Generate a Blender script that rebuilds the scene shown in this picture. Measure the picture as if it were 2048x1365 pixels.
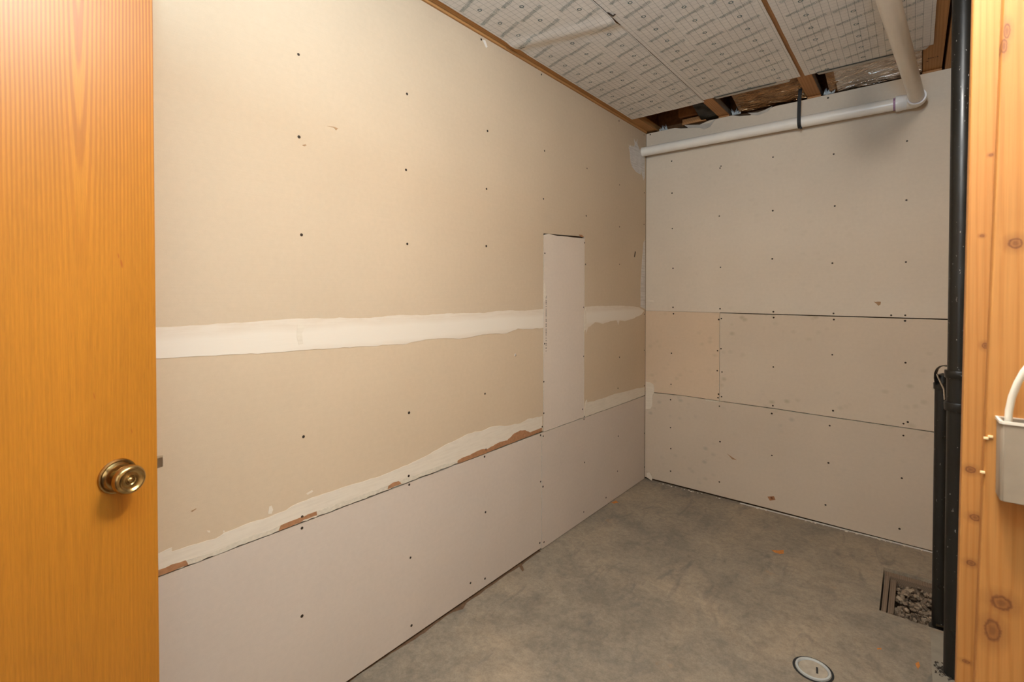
import bpy, bmesh, math, random
from mathutils import Vector, Matrix, noise
R = random.Random(7)
for o in list(bpy.data.objects): bpy.data.objects.remove(o)
S = bpy.context.scene
COL = S.collection
# ------------------------------------------------------------------ camera
YAW, PITCH, ROLL = 0.6870744, -0.0147104, 0.0003675
FPX, CY = 978.82, 600.05
CAM = Vector((1.42847, -3.19049, 1.29006))
cy_, sy_, cp_, sp_ = math.cos(YAW), math.sin(YAW), math.cos(PITCH), math.sin(PITCH)
FWD = Vector((-sy_*cp_, cy_*cp_, sp_)); RT0 = Vector((cy_, sy_, 0)); UP0 = RT0.cross(FWD)
RT = RT0*math.cos(ROLL) + UP0*math.sin(ROLL); UP = -RT0*math.sin(ROLL) + UP0*math.cos(ROLL)
cd = bpy.data.cameras.new('camera'); cam = bpy.data.objects.new('camera', cd); COL.objects.link(cam)
m = Matrix((RT, UP, -FWD)).transposed().to_4x4(); m.translation = CAM; cam.matrix_world = m
cd.sensor_width = 36; cd.lens = FPX/2048*36; cd.shift_y = (CY-682.5)/2048; cd.clip_start = .02
cd.dof.use_dof = True; cd.dof.focus_distance = 2.7; cd.dof.aperture_fstop = 6.3
S.camera = cam
# ------------------------------------------------------------------ light
W = bpy.data.worlds.new('world'); S.world = W; W.use_nodes = True
W.node_tree.nodes['Background'].inputs[0].default_value = (.9, .8, .68, 1)
W.node_tree.nodes['Background'].inputs[1].default_value = .15
S.view_settings.view_transform = 'Standard'; S.view_settings.look = 'None'
S.view_settings.exposure = -0.36; S.view_settings.gamma = 1; S.view_settings.use_curve_mapping = False
def area(name, loc, target, size, power, col, spread=180):
    l = bpy.data.lights.new(name, 'AREA'); l.shape = 'DISK'; l.size = size; l.energy = power; l.color = col
    l.spread = math.radians(spread)
    o = bpy.data.objects.new(name, l); COL.objects.link(o); o.location = loc
    o.rotation_euler = (Vector(target)-Vector(loc)).to_track_quat('-Z', 'Y').to_euler()
    return o
area('ceiling_bounce_light', (1.30, -2.35, 2.35), (1.30, -2.35, 0), .40, 20, (1.0, .94, .87))  # added area light standing in for flash bounced off the ceiling
bl = bpy.data.lights.new('bare_bulb_light', 'POINT'); bl.energy = 58; bl.color = (1.0, .93, .85); bl.shadow_soft_size = .05
bo = bpy.data.objects.new('bare_bulb_light', bl); COL.objects.link(bo); bo.location = (1.37, -2.55, 2.29)
area('upward_flash_light', (1.30, -3.20, 2.00), (1.25, -3.1, 2.6), .14, 76, (.46, .74, 1.0))
area('doorway_fill_light', (.85, -3.72, 1.35), (1.0, 0, 1.2), .7, 3.5, (1.0, .96, .92))
# ------------------------------------------------------------------ survey: where a sight line meets a real plane of the room
def ray(px, py): return FWD + RT*((px-1024)/FPX) - UP*((py-CY)/FPX)
def on(px, py, ax, v):
    d = ray(px, py); return CAM + d*((v-CAM[ax])/d[ax])
def LW(p, x=0.0): return on(p[0], p[1], 0, x)      # left wall
def BW(p, y=0.0): return on(p[0], p[1], 1, y)      # back wall
def FL(p, z=0.0): return on(p[0], p[1], 2, z)      # floor / ceiling
# ------------------------------------------------------------------ materials
def mat(name, rough=.7, metal=0.0, spec=.5):
    M = bpy.data.materials.new(name); M.use_nodes = True
    n = M.node_tree; b = n.nodes['Principled BSDF']
    b.inputs['Roughness'].default_value = rough; b.inputs['Metallic'].default_value = metal
    b.inputs['Specular IOR Level'].default_value = spec
    return M, n, b
class G:
    def __init__(s, n):
        s.n = n; s.c = n.nodes.new('ShaderNodeTexCoord').outputs['Object']
    def N(s, t, **k):
        x = s.n.nodes.new(t)
        for a, v in k.items(): setattr(x, a, v)
        return x
    def put(s, sock, v):
        if hasattr(v, 'links'): s.n.links.new(v, sock)
        else: sock.default_value = v
    def math(s, op, a, b=0.0, c=None, clamp=False):
        x = s.N('ShaderNodeMath', operation=op); x.use_clamp = clamp
        s.put(x.inputs[0], a); s.put(x.inputs[1], b)
        if c is not None: s.put(x.inputs[2], c)
        return x.outputs[0]
    def scale(s, v, off=(0, 0, 0), rot=(0, 0, 0), src=None):
        x = s.N('ShaderNodeMapping'); s.put(x.inputs[0], src or s.c)
        x.inputs['Location'].default_value = off; x.inputs['Rotation'].default_value = rot; x.inputs['Scale'].default_value = v
        return x.outputs[0]
    def noise(s, sc, det=4, rough=.55, vec=None, dist=0.0):
        x = s.N('ShaderNodeTexNoise'); s.put(x.inputs['Vector'], vec or s.c)
        x.inputs['Scale'].default_value = sc; x.inputs['Detail'].default_value = det
        x.inputs['Roughness'].default_value = rough; x.inputs['Distortion'].default_value = dist
        return x.outputs['Fac']
    def ramp(s, f, stops, interp='LINEAR'):
        x = s.N('ShaderNodeValToRGB'); x.color_ramp.interpolation = interp; s.put(x.inputs[0], f)
        e = x.color_ramp.elements
        while len(e) < len(stops): e.new(.5)
        for i, (p, c) in enumerate(stops):
            e[i].position = p; e[i].color = (c, c, c, 1) if isinstance(c, (int, float)) else (*c, 1)
        return x.outputs[0]
    def mix(s, f, a, b, mode='MIX'):
        x = s.N('ShaderNodeMix', data_type='RGBA', blend_type=mode)
        s.put(x.inputs[0], f)
        for i, v in ((6, a), (7, b)):
            s.put(x.inputs[i], v if hasattr(v, 'links') else (*v, 1))
        return x.outputs[2]
    def sep(s, v=None):
        x = s.N('ShaderNodeSeparateXYZ'); s.put(x.inputs[0], v or s.c); return x.outputs
    def bump(s, b, h, strength=.2, dist=.002):
        x = s.N('ShaderNodeBump'); x.inputs['Strength'].default_value = strength; x.inputs['Distance'].default_value = dist
        s.put(x.inputs['Height'], h); s.n.links.new(x.outputs[0], b.inputs['Normal'])
def flat(name, col, rough=.6, metal=0.0, spec=.5, var=.12, sc=30, bump=.0):
    M, n, b = mat(name, rough, metal, spec); g = G(n)
    f = g.noise(sc, 4)
    lo = tuple(c*(1-var) for c in col); hi = tuple(min(1, c*(1+var)) for c in col)
    g.put(b.inputs['Base Color'], g.ramp(f, [(.3, lo), (.7, hi)]))
    if bump: g.bump(b, g.noise(sc*3, 5), bump, .001)
    return M
def drywall(name, col, stain=0.0, stain_col=(.33, .27, .17), streak=.010):
    M, n, b = mat(name, .82, 0, .25); g = G(n)
    f1 = g.noise(1.6, 3); f2 = g.noise(60, 3); f3 = g.noise(900, 2)
    fb = g.noise(1.0, 3, vec=g.scale((3, 3, 260)))
    c = g.mix(1.0, col, g.ramp(f1, [(.3, .95), (.7, 1.04)]), 'MULTIPLY')
    c = g.mix(1.0, c, g.ramp(f2, [(.3, .975), (.7, 1.015)]), 'MULTIPLY')
    c = g.mix(1.0, c, g.ramp(f3, [(.3, .95), (.7, 1.04)]), 'MULTIPLY')
    c = g.mix(1.0, c, g.ramp(fb, [(.3, 1-streak), (.7, 1+streak)]), 'MULTIPLY')
    if stain:   # damp spots along the bottom of the sheet, own shape of the stain
        v = g.N('ShaderNodeTexVoronoi'); v.inputs['Scale'].default_value = 17
        g.put(v.inputs['Vector'], g.scale((1, 1, 1.3)))
        d = g.ramp(v.outputs['Distance'], [(.10, 1.0), (.36, 0.0)])
        k = g.ramp(g.noise(3.2, 3, vec=g.scale((1, 1, 1), (5, 2, 1))), [(.50, 0.0), (.62, 1.0)])
        c = g.mix(g.math('MULTIPLY', g.math('MULTIPLY', d, k), stain), c, stain_col)
    g.put(b.inputs['Base Color'], c)
    g.bump(b, g.noise(700, 3), .12, .0006)
    return M
def lumber(name, light, dark, axis='z', ring=.006, knots=(), seed=0, rough=.55, cx=.0, sharp=.5):
    """sawn board: long grain with growth lines, optional knots at real places (a,b,r,stretch) in the board's own face"""
    M, n, b = mat(name, rough, 0, .35); g = G(n)
    sc = {'z': (1, 1, .04), 'y': (1, .04, 1), 'x': (.04, 1, 1)}[axis]
    v = g.scale(sc, (seed*3.1, seed*1.7, seed*.9))
    x, y, z = g.sep(v)
    wob = g.noise(9, 3, vec=v)
    a = {'z': g.math('ADD', x, g.math('MULTIPLY', y, .6)), 'y': g.math('ADD', x, g.math('MULTIPLY', z, .6)), 'x': g.math('ADD', y, g.math('MULTIPLY', z, .6))}[axis]
    a = g.math('ADD', a, g.math('MULTIPLY', wob, .05))
    kn = None; flow = a
    px, py, pz = g.sep()
    for (ka, kz, kr, ks) in knots:
        dx = g.math('DIVIDE', g.math('SUBTRACT', px, ka), kr)
        dz = g.math('DIVIDE', g.math('SUBTRACT', pz, kz), kr*ks)
        d = g.math('SQRT', g.math('ADD', g.math('MULTIPLY', dx, dx), g.math('MULTIPLY', dz, dz)))
        core = g.ramp(g.math('ADD', g.math('MULTIPLY', d, .33), g.math('MULTIPLY', g.math('SUBTRACT', g.noise(220, 3), .5), .16)), [(.08, .75), (.20, .50), (.27, .92), (.36, .32), (.80, 0.0)])
        kn = core if kn is None else g.math('MAXIMUM', kn, core)
        flow = g.math('ADD', flow, g.math('MULTIPLY', g.math('DIVIDE', dx, g.math('ADD', g.math('MULTIPLY', d, d), 1.0)), kr*.9))
    s1 = g.math('SINE', g.math('MULTIPLY', flow, 6.283/ring))
    line = g.ramp(g.math('ADD', g.math('MULTIPLY', s1, .5), .5), [(0, 0.0), (sharp, .15), (1, .62)])
    fib = g.noise(1, 4, vec=g.scale({'z': (420, 420, 7), 'y': (420, 7, 420), 'x': (7, 420, 420)}[axis]))
    c = g.mix(line, light, dark)
    c = g.mix(1.0, c, g.ramp(fib, [(.3, .90), (.7, 1.06)]), 'MULTIPLY')
    c = g.mix(1.0, c, g.ramp(g.noise(5, 3), [(.3, .92), (.7, 1.05)]), 'MULTIPLY')
    if kn is not None: c = g.mix(kn, c, (.12, .035, .010))
    g.put(b.inputs['Base Color'], c)
    g.bump(b, fib, .1, .0008)
    return M
TAN = (.555, .43, .30)
m_up = drywall('drywall_upper', TAN)
m_mid = drywall('drywall_middle', (.58, .445, .305))
m_low = drywall('drywall_lower', (.60, .50, .41))
m_patch = drywall('drywall_patch', (.67, .565, .465))
m_bup = drywall('drywall_back_upper', (.66, .565, .45), .08)
m_bml = drywall('drywall_back_small', (.65, .49, .34), .25)
m_bmr = drywall('drywall_back_middle', (.62, .505, .38), .5)
m_blow = drywall('drywall_back_lower', (.58, .47, .355), .5, (.33, .29, .23))
m_core = flat('gypsum_core', (.62, .57, .48), .9, sc=120)
m_back = flat('wall_cavity', (.055, .032, .015), .9)
def compound(name, a, b_, zc=None, w=.05):
    M, n, b = mat(name, .78, 0, .3); g = G(n)
    f = g.noise(1, 4, vec=g.scale((9, 9, 120))); f2 = g.noise(25, 4)
    k = g.math('ADD', g.math('MULTIPLY', f, .7), g.math('MULTIPLY', f2, .3))
    k = g.ramp(k, [(.36, 0.0), (.56, 1.0)])
    if zc is not None:
        z = g.sep()[2]
        dz = g.math('DIVIDE', g.math('ABSOLUTE', g.math('SUBTRACT', z, zc)), w)
        core = g.ramp(g.math('ADD', dz, g.math('MULTIPLY', g.math('SUBTRACT', g.noise(14, 3, vec=g.scale((1, .4, 1))), .5), .5)), [(.45, 1.0), (1.0, 0.0)])
        k = g.math('MAXIMUM', core, g.math('MULTIPLY', k, .55))
    g.put(b.inputs['Base Color'], g.mix(k, a, b_))
    g.bump(b, f, .25, .001)
    return M
m_comp = compound('joint_compound_upper', (.66, .55, .43), (.74, .655, .545), 1.148, .050)
m_comp2 = compound('joint_compound_lower', (.66, .57, .455), (.71, .62, .50))
m_comp3 = compound('joint_compound_grey', (.52, .47, .42), (.66, .61, .56))
m_crumb = flat('crumbled_gypsum', (.62, .545, .43), .9, var=.10, sc=90, bump=.6)
m_torn = flat('torn_brown_paper', (.36, .17, .075), .85, var=.18, sc=80, bump=.4)
m_screw = flat('screw_head', (.035, .024, .016), .45, .6)
m_rust = flat('rusty_screw', (.16, .045, .012), .8)
m_scuff = flat('scuff_brown', (.34, .20, .10), .85)
m_scuffw = flat('scuff_white', (.72, .66, .58), .85)
m_dark = flat('black_rubber_dark', (.012, .012, .012), .7)
m_print = flat('pale_teal_print', (.19, .27, .27), .6)
m_print2 = flat('teal_print', (.035, .11, .13), .5)
m_ink = flat('black_ink', (.03, .015, .008), .7)
# concrete
M, n, b = mat('concrete', .78, 0, .35); g = G(n); m_conc = M
f1 = g.noise(2.2, 5, .6, dist=.6); f2 = g.noise(11, 6, .65, dist=.8); f3 = g.noise(160, 3); f4 = g.noise(45, 5, .7)
c = g.ramp(f1, [(.34, (.195, .160, .118)), (.5, (.25, .200, .143)), (.66, (.31, .238, .163))])
c = g.mix(1.0, c, g.ramp(f2, [(.34, .84), (.50, 1.02), (.68, 1.16)]), 'MULTIPLY')
c = g.mix(1.0, c, g.ramp(f4, [(.33, .84), (.6, 1.08)]), 'MULTIPLY')
c = g.mix(1.0, c, g.ramp(f3, [(.3, .90), (.7, 1.08)]), 'MULTIPLY')
xx, yy, zz = g.sep()
streak = g.noise(4.5, 5, .6, vec=g.scale((2.2, .8, 1), (1.3, .4, 0), (0, 0, .5)), dist=1.2)
c = g.mix(g.ramp(streak, [(.57, 0.0), (.72, .55)]), c, (.115, .10, .085))
rust = g.noise(6, 4, .6, vec=g.scale((1, 1, 1), (3.3, 7.1, 0)))
c = g.mix(g.ramp(rust, [(.70, 0.0), (.78, .45)]), c, (.36, .20, .09))
g.put(b.inputs['Base Color'], c)
g.put(b.inputs['Roughness'], g.ramp(f2, [(.3, .6), (.7, .85)]))
g.bump(b, g.math('ADD', g.math('MULTIPLY', f4, .7), g.math('MULTIPLY', f3, .3)), .25, .002)
m_conc2 = flat('pale_concrete_strip', (.27, .225, .165), .85, var=.15, sc=14, bump=.3)
m_dirt = flat('dirt', (.17, .12, .075), .95, var=.3, sc=60, bump=.8)
M, n, b = mat('gravel_stone', .85, 0, .3); g = G(n); m_grav = M
r_ = g.N('ShaderNodeNewGeometry').outputs['Random Per Island']
g.put(b.inputs['Base Color'], g.mix(1.0, g.ramp(r_, [(0, (.09, .062, .04)), (.4, (.17, .12, .08)), (.75, (.25, .18, .12)), (1, (.36, .27, .18))]), g.ramp(g.noise(150, 3), [(.3, .8), (.7, 1.1)]), 'MULTIPLY'))
m_form = lumber('weathered_form_board', (.21, .145, .095), (.12, .08, .05), 'y', .008, rough=.85)
# door veneer
M, n, b = mat('oak_veneer', .38, 0, .45); g = G(n); m_oak = M
x, y, z = g.sep()      # door's own frame: x across from the free edge, z height
w1 = g.noise(3.2, 3, vec=g.scale((1, 1, .35)))
w2 = g.noise(40, 3, vec=g.scale((1, 1, .12)))
ax = g.math('SUBTRACT', x, -.122); az = g.math('DIVIDE', g.math('SUBTRACT', 2.16, z), 34.0)
r2 = g.math('SQRT', g.math('ADD', g.math('MULTIPLY', ax, ax), g.math('MULTIPLY', az, az)))
r2 = g.math('ADD', r2, g.math('MULTIPLY', w1, .012)); r2 = g.math('ADD', r2, g.math('MULTIPLY', w2, .0012))
s1 = g.math('ADD', g.math('MULTIPLY', g.math('SINE', g.math('MULTIPLY', r2, 6.283/.0058)), .5), .5)
por = g.noise(1, 5, .7, vec=g.scale((900, 900, 22)))
por2 = g.noise(1, 3, .6, vec=g.scale((260, 260, 3)))
fade = g.ramp(g.math('DIVIDE', z, 2.2), [(.60, .12), (.86, 1.0)])
lines = g.math('MULTIPLY', g.math('MULTIPLY', g.ramp(s1, [(.30, 0.0), (.80, 1.0)]), g.ramp(por, [(.3, .5), (.62, 1.0)])), fade)
c = g.mix(lines, (.45, .168, .014), (.24, .058, .004))
c = g.mix(1.0, c, g.ramp(por, [(.32, .80), (.62, 1.07)]), 'MULTIPLY')
c = g.mix(1.0, c, g.ramp(por2, [(.3, .90), (.7, 1.06)]), 'MULTIPLY')
c = g.mix(1.0, c, g.ramp(g.noise(2.0, 3, vec=g.scale((3, 3, .6))), [(.3, .90), (.7, 1.06)]), 'MULTIPLY')
for (kx, kz, a_, b2) in ((-.059, 1.345, .0022, .010), (-.064, 1.36, .0012, .006), (-.105, 1.10, .001, .008), (-.045, 1.02, .001, .006)):
    dx = g.math('DIVIDE', g.math('ADD', g.math('SUBTRACT', x, kx), g.math('MULTIPLY', g.math('SUBTRACT', z, kz), .15)), a_); dz = g.math('DIVIDE', g.math('SUBTRACT', z, kz), b2)
    d = g.math('ADD', g.math('MULTIPLY', dx, dx), g.math('MULTIPLY', dz, dz))
    c = g.mix(g.ramp(d, [(.2, .7), (1, 0.0)]), c, (.30, .07, .012))
g.put(b.inputs['Base Color'], c); g.bump(b, por, .10, .0006)
# studs
GOLD, AMB = (.43, .185, .045), (.36, .135, .026)
def pk(px, py, y): p = on(px, py, 1, y); return p.x, p.z
YF, YR = -2.09, -2.055
kf = [(*pk(2031, 487, YF), .0085, 1.0), (*pk(2003, 1207, YF), .0125, .95), (*pk(2014, 62, YF), .004, 3.2), (*pk(2008, 92, YF), .004, 3.0), (*pk(1985, 1262, YF), .010, 1.9)]
kr = [(*pk(1971, 692, YR), .0045, 1.1), (*pk(1941, 940, YR), .007, .8), (*pk(1950, 1036, YR), .007, .8), (*pk(1942, 1127, YR), .006, .8), (*pk(1932, 1324, YR), .005, .6), (*pk(1964, 472, YR), .003, .8), (*pk(1982, 310, YR), .003, .8)]
m_studf = lumber('pine_stud_front', GOLD, AMB, 'z', .016, kf, 2, sharp=.7)
m_studr = lumber('pine_stud_rear', GOLD, AMB, 'z', .011, kr, 5, sharp=.7)
m_joist = lumber('joist_lumber', (.46, .225, .085), (.36, .155, .05), 'y', .012, rough=.7)
m_joist2 = lumber('joist_lumber_amber', (.50, .25, .085), (.38, .17, .05), 'y', .010, rough=.65, seed=3)
m_web = flat('strand_board_web', (.26, .105, .032), .8, var=.3, sc=40)
m_deck = flat('subfloor_deck', (.16, .08, .03), .85, var=.3, sc=20)
m_grey = flat('grey_flange_edge', (.28, .22, .165), .8)  # greyer tone for one side of the joist flange
# ceiling facing with printed inch grid
M, n, b = mat('printed_facing', .50, 0, .4); g = G(n); m_face = M
x, y, z = g.sep()
def gl(v, off, w):
    f = g.math('FRACT', g.math('DIVIDE', g.math('ADD', v, off), .0254))
    d = g.math('ABSOLUTE', g.math('SUBTRACT', f, .5))
    return g.math('GREATER_THAN', d, .5-w)
gx = gl(x, 10*.0254-.0005, .032); gy = gl(y, 200*.0254+.004, .028)
c = g.mix(1.0, (.78, .74, .69), g.ramp(g.noise(5, 4), [(.3, .94), (.7, 1.04)]), 'MULTIPLY')
c = g.mix(1.0, c, g.ramp(g.noise(60, 4), [(.3, .96), (.7, 1.03)]), 'MULTIPLY')
st = g.noise(7, 4, .6, vec=g.scale((1, 1, 1), (2.2, 4.4, 0)))
c = g.mix(g.ramp(st, [(.68, 0.0), (.76, .35)]), c, (.25, .18, .12))
c = g.mix(g.math('MULTIPLY', gx, .62), c, (.17, .18, .165)); c = g.mix(g.math('MULTIPLY', gy, .45), c, (.19, .20, .185))
g.put(b.inputs['Base Color'], c); g.bump(b, g.noise(18, 4), .15, .003)
m_lip = flat('pale_folded_facing', (.46, .41, .35), .5)
m_green = flat('dark_green_edge', (.022, .035, .028), .5)
m_foils = []
for nm_, ca_, cb_ in (('wrinkled_foil', (.62, .52, .44), (.92, .84, .76)), ('reflection_tinted_foil', (.28, .15, .07), (.55, .33, .17))):  # second foil: same foil with a darker copper reflection painted into its colour
    M, n, b = mat(nm_, .20, 1.0); g = G(n); m_foils.append(M)
    g.put(b.inputs['Base Color'], g.ramp(g.noise(14, 4), [(.3, ca_), (.7, cb_)]))
    wv = g.noise(15, 4, .6, vec=g.scale((.5, 1.8, 1.2), (0, 0, 0), (0, 0, .5)), dist=1.4); g.bump(b, wv, 1.0, .03)
m_foil = m_foils[0]
if False:
    pass
m_poly = flat('dark_plastic_film', (.030, .022, .012), .22, .3, var=.3, sc=30, bump=.8)
m_fluff = flat('frayed_plastic', (.42, .46, .47), .6, sc=90)
m_pvc = flat('white_plastic_pipe', (.84, .79, .71), .30, 0, .5, var=.03, sc=12)
m_pvc2 = flat('white_plastic_hub', (.88, .86, .83), .28, 0, .5, var=.03, sc=12)
m_purple = flat('purple_primer', (.36, .20, .33), .5, var=.4, sc=120)
m_red = flat('red_mark', (.30, .03, .02), .5)
M, n, b = mat('black_plastic_pipe', .33, 0, .5); g = G(n); m_abs = M
sp = g.ramp(g.noise(120, 2, vec=g.scale((1, 1, .6))), [(.70, 0.0), (.76, 1.0)])
ss = g.ramp(g.noise(1, 3, vec=g.scale((160, 160, 9))), [(.66, 0.0), (.8, .5)])
c = g.mix(sp, g.mix(ss, (.008, .0075, .006), (.06, .055, .05)), (.30, .28, .26)); g.put(b.inputs['Base Color'], c)
g.put(b.inputs['Roughness'], g.ramp(g.noise(9, 4), [(.3, .26), (.7, .45)]))
m_brass = flat('antique_brass', (.40, .27, .11), .24, 1.0, var=.35, sc=60)
m_steel = flat('satin_nickel', (.62, .56, .47), .28, 1.0, var=.1)
m_box = flat('warm_grey_box', (.28, .215, .15), .55, 0, .4, var=.06, sc=40, bump=.1)
m_cable = flat('white_cable_sheath', (.80, .72, .58), .45, var=.05)
m_ring = flat('white_plastic_ring', (.44, .44, .41), .5, var=.08)
m_cap = flat('dirty_plastic_cap', (.36, .30, .225), .7, var=.15, sc=40)
m_orange = flat('orange_debris', (.48, .17, .03), .8, var=.3, sc=90)
m_resid = flat('brown_adhesive', (.14, .075, .035), .8, var=.3, sc=50)
# ------------------------------------------------------------------ builders
def link(name, me, mt, parent=None, smooth=False):
    if mt is not None:
        for q in (mt if isinstance(mt, (list, tuple)) else [mt]): me.materials.append(q)
    o = bpy.data.objects.new(name, me); COL.objects.link(o)
    if smooth:
        for p in me.polygons: p.use_smooth = True
    if parent is not None: o.parent = parent
    return o
def frombm(name, bm, mt, parent=None, smooth=False):
    bmesh.ops.recalc_face_normals(bm, faces=bm.faces)
    me = bpy.data.meshes.new(name); bm.to_mesh(me); bm.free()
    return link(name, me, mt, parent, smooth)
def tag(o, label=None, cat=None, group=None, kind=None):
    if label: o['label'] = label
    if cat: o['category'] = cat
    if group: o['group'] = group
    if kind: o['kind'] = kind
    return o
def empty(name, loc=(0, 0, 0)):
    o = bpy.data.objects.new(name, None); COL.objects.link(o); o.location = loc; o.empty_display_size = .05
    return o
def keep(child, parent):        # parent without moving
    child.parent = parent; child.matrix_parent_inverse = Matrix.Translation(-Vector(parent.location))
    return child
def addprism(bm, pts, d, mi=0, side=None):
    """solid plate: outline pts (3-D, coplanar), thickness vector d (towards the back)"""
    pts = [Vector(p) for p in pts]; d = Vector(d)
    a = [bm.verts.new(p) for p in pts]; c = [bm.verts.new(p+d) for p in pts]
    f = bm.faces.new(a); f.material_index = mi
    f = bm.faces.new(list(reversed(c))); f.material_index = mi
    k = len(pts)
    for i in range(k):
        f = bm.faces.new((a[i], c[i], c[(i+1) % k], a[(i+1) % k])); f.material_index = mi if side is None else side
def prism(name, pts, d, mt, parent=None, side=None):
    bm = bmesh.new(); addprism(bm, pts, d, 0, 1 if side else None)
    return frombm(name, bm, [mt, side] if side else mt, parent)
def addbox(bm, lo, hi, mi=0, bev=0.0):
    x0, y0, z0 = lo; x1, y1, z1 = hi
    v = [bm.verts.new(p) for p in ((x0, y0, z0), (x1, y0, z0), (x1, y1, z0), (x0, y1, z0), (x0, y0, z1), (x1, y0, z1), (x1, y1, z1), (x0, y1, z1))]
    fs = [bm.faces.new([v[i] for i in q]) for q in ((0, 3, 2, 1), (4, 5, 6, 7), (0, 1, 5, 4), (1, 2, 6, 5), (2, 3, 7, 6), (3, 0, 4, 7))]
    for f in fs: f.material_index = mi
    if bev:
        es = list({e for f in fs for e in f.edges}); bmesh.ops.bevel(bm, geom=es, offset=bev, segments=2, affect='EDGES', profile=.7)
    return v
def box(name, lo, hi, mt, parent=None, bev=0.0):
    bm = bmesh.new(); addbox(bm, lo, hi, 0, bev); return frombm(name, bm, mt, parent)
def addlathe(bm, prof, org, axis, seg=32, mi=0, caps=True):
    """prof = [(distance along axis, radius)]"""
    axis = Vector(axis).normalized(); org = Vector(org)
    a = axis.orthogonal().normalized(); c = axis.cross(a)
    rows = []
    for (t, r) in prof:
        if r <= 1e-6: rows.append([bm.verts.new(org+axis*t)]); continue
        rows.append([bm.verts.new(org+axis*t+(a*math.cos(2*math.pi*i/seg)+c*math.sin(2*math.pi*i/seg))*r) for i in range(seg)])
    for p, q in zip(rows, rows[1:]):
        if len(p) == 1 and len(q) == 1: continue
        for i in range(seg):
            j = (i+1) % seg
            f = bm.faces.new((p[0], q[i], q[j])) if len(p) == 1 else bm.faces.new((p[i], q[0], p[j])) if len(q) == 1 else bm.faces.new((p[i], q[i], q[j], p[j]))
            f.material_index = mi; f.smooth = True
    if caps:
        for rr in (rows[0], rows[-1]):
            if len(rr) > 1: bm.faces.new(rr).material_index = mi
def lathe(name, prof, org, axis, mt, parent=None, seg=32, caps=True):
    bm = bmesh.new(); addlathe(bm, prof, org, axis, seg, 0, caps); o = frombm(name, bm, mt, parent)
    bevel_auto(o); return o
def bevel_auto(o, ang=35):
    for p in o.data.polygons: p.use_smooth = True
    a = math.radians(ang); me = o.data; bm = bmesh.new(); bm.from_mesh(me)
    for e in bm.edges:
        e.smooth = not (len(e.link_faces) == 2 and e.calc_face_angle(0) > a)
    bm.to_mesh(me); bm.free()
def addtube(bm, pts, r, seg=14, mi=0, caps=True):
    pts = [Vector(p) for p in pts]; rows = []; up = None
    for i, p in enumerate(pts):
        t = (pts[min(i+1, len(pts)-1)]-pts[max(i-1, 0)]).normalized()
        if up is None: up = t.orthogonal().normalized()
        up = (up-t*up.dot(t)).normalized(); s = t.cross(up)
        rr = r[i] if isinstance(r, (list, tuple)) else r
        rows.append([bm.verts.new(p+(up*math.cos(2*math.pi*k/seg)+s*math.sin(2*math.pi*k/seg))*rr) for k in range(seg)])
    for a, c in zip(rows, rows[1:]):
        for k in range(seg):
            f = bm.faces.new((a[k], c[k], c[(k+1) % seg], a[(k+1) % seg])); f.smooth = True; f.material_index = mi
    if caps:
        bm.faces.new(rows[0]).material_index = mi; bm.faces.new(list(reversed(rows[-1]))).material_index = mi
def tube(name, pts, r, mt, parent=None, seg=16):
    bm = bmesh.new(); addtube(bm, pts, r, seg); o = frombm(name, bm, mt, parent); bevel_auto(o, 50); return o
def ragged(pts, step, amp, seed=1, closed=True):
    """add small tears along a 3-D outline lying in an axis-aligned plane"""
    rr = random.Random(seed); out = []; k = len(pts)
    span = [max(p[a] for p in pts)-min(p[a] for p in pts) for a in range(3)]; flat_ax = span.index(min(span))
    for i in range(k):
        a, c = Vector(pts[i]), Vector(pts[(i+1) % k]); m_ = max(1, int((c-a).length/step))
        for j in range(m_):
            p = a.lerp(c, j/m_)
            if j or True:
                o = Vector((rr.uniform(-1, 1), rr.uniform(-1, 1), rr.uniform(-1, 1)))*amp; o[flat_ax] = 0
                p = p+o
            out.append(p)
    return out
# ------------------------------------------------------------------ left wall
T = .0127
wl = box('wall_left', (-.12, -3.75, -.02), (-.0135, .10, 2.42), m_back); tag(wl, 'tan drywall clad left wall of the room', kind='structure')
ZJ, ZL = 1.162, .594            # sheet joints
pa, pb, pc, pd = LW((1088, 470)), LW((1169, 477)), LW((1168.5, 836)), LW((1086.5, 865))
y0p, y1p = -1.2005, -.810       # sides of the patch
def P2(y, z): return Vector((0, y, z))
g_ = .0016
up_poly = [P2(-3.74, 2.38), P2(-3.74, ZJ), P2(y0p-g_, ZJ), P2(y0p-g_, 1.586), P2(y1p+g_, 1.604), P2(y1p+g_, ZJ), P2(0, ZJ), P2(0, 2.38)]
sheet_u = prism('drywall_sheet', up_poly, (-T, 0, 0), m_up, wl, m_core)
sheet_m1 = prism('drywall_sheet', [P2(-3.74, ZJ-.0006), P2(-3.74, ZL+.003), P2(y0p-g_, ZL+.003), P2(y0p-g_, ZJ-.0006)], (-T, 0, 0), m_mid, wl, m_core)
sheet_m2 = prism('drywall_sheet', [P2(y1p+g_, ZJ-.0006), P2(y1p+g_, ZL), P2(0, ZL-.012), P2(0, ZJ-.0006)], (-T, 0, 0), m_mid, wl, m_core)
patch = prism('drywall_patch', ragged([P2(y0p+.0012, 1.577), P2(y0p+.0012, .592), P2(y1p-.003, .5885), P2(y1p-.0015, 1.592), P2(-.93, 1.590), P2(-1.08, 1.584), P2(-1.16, 1.588)], .05, .0012, 4), (-T, 0, 0), m_patch, wl, m_core)
patch.location.x = .0006
tag(patch, 'paler upright strip of drywall')
bm = bmesh.new()
low1 = [P2(-3.74, ZL-.004), P2(-3.74, .010), P2(-1.216, .012), P2(-1.216, ZL-.004)]
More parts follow.
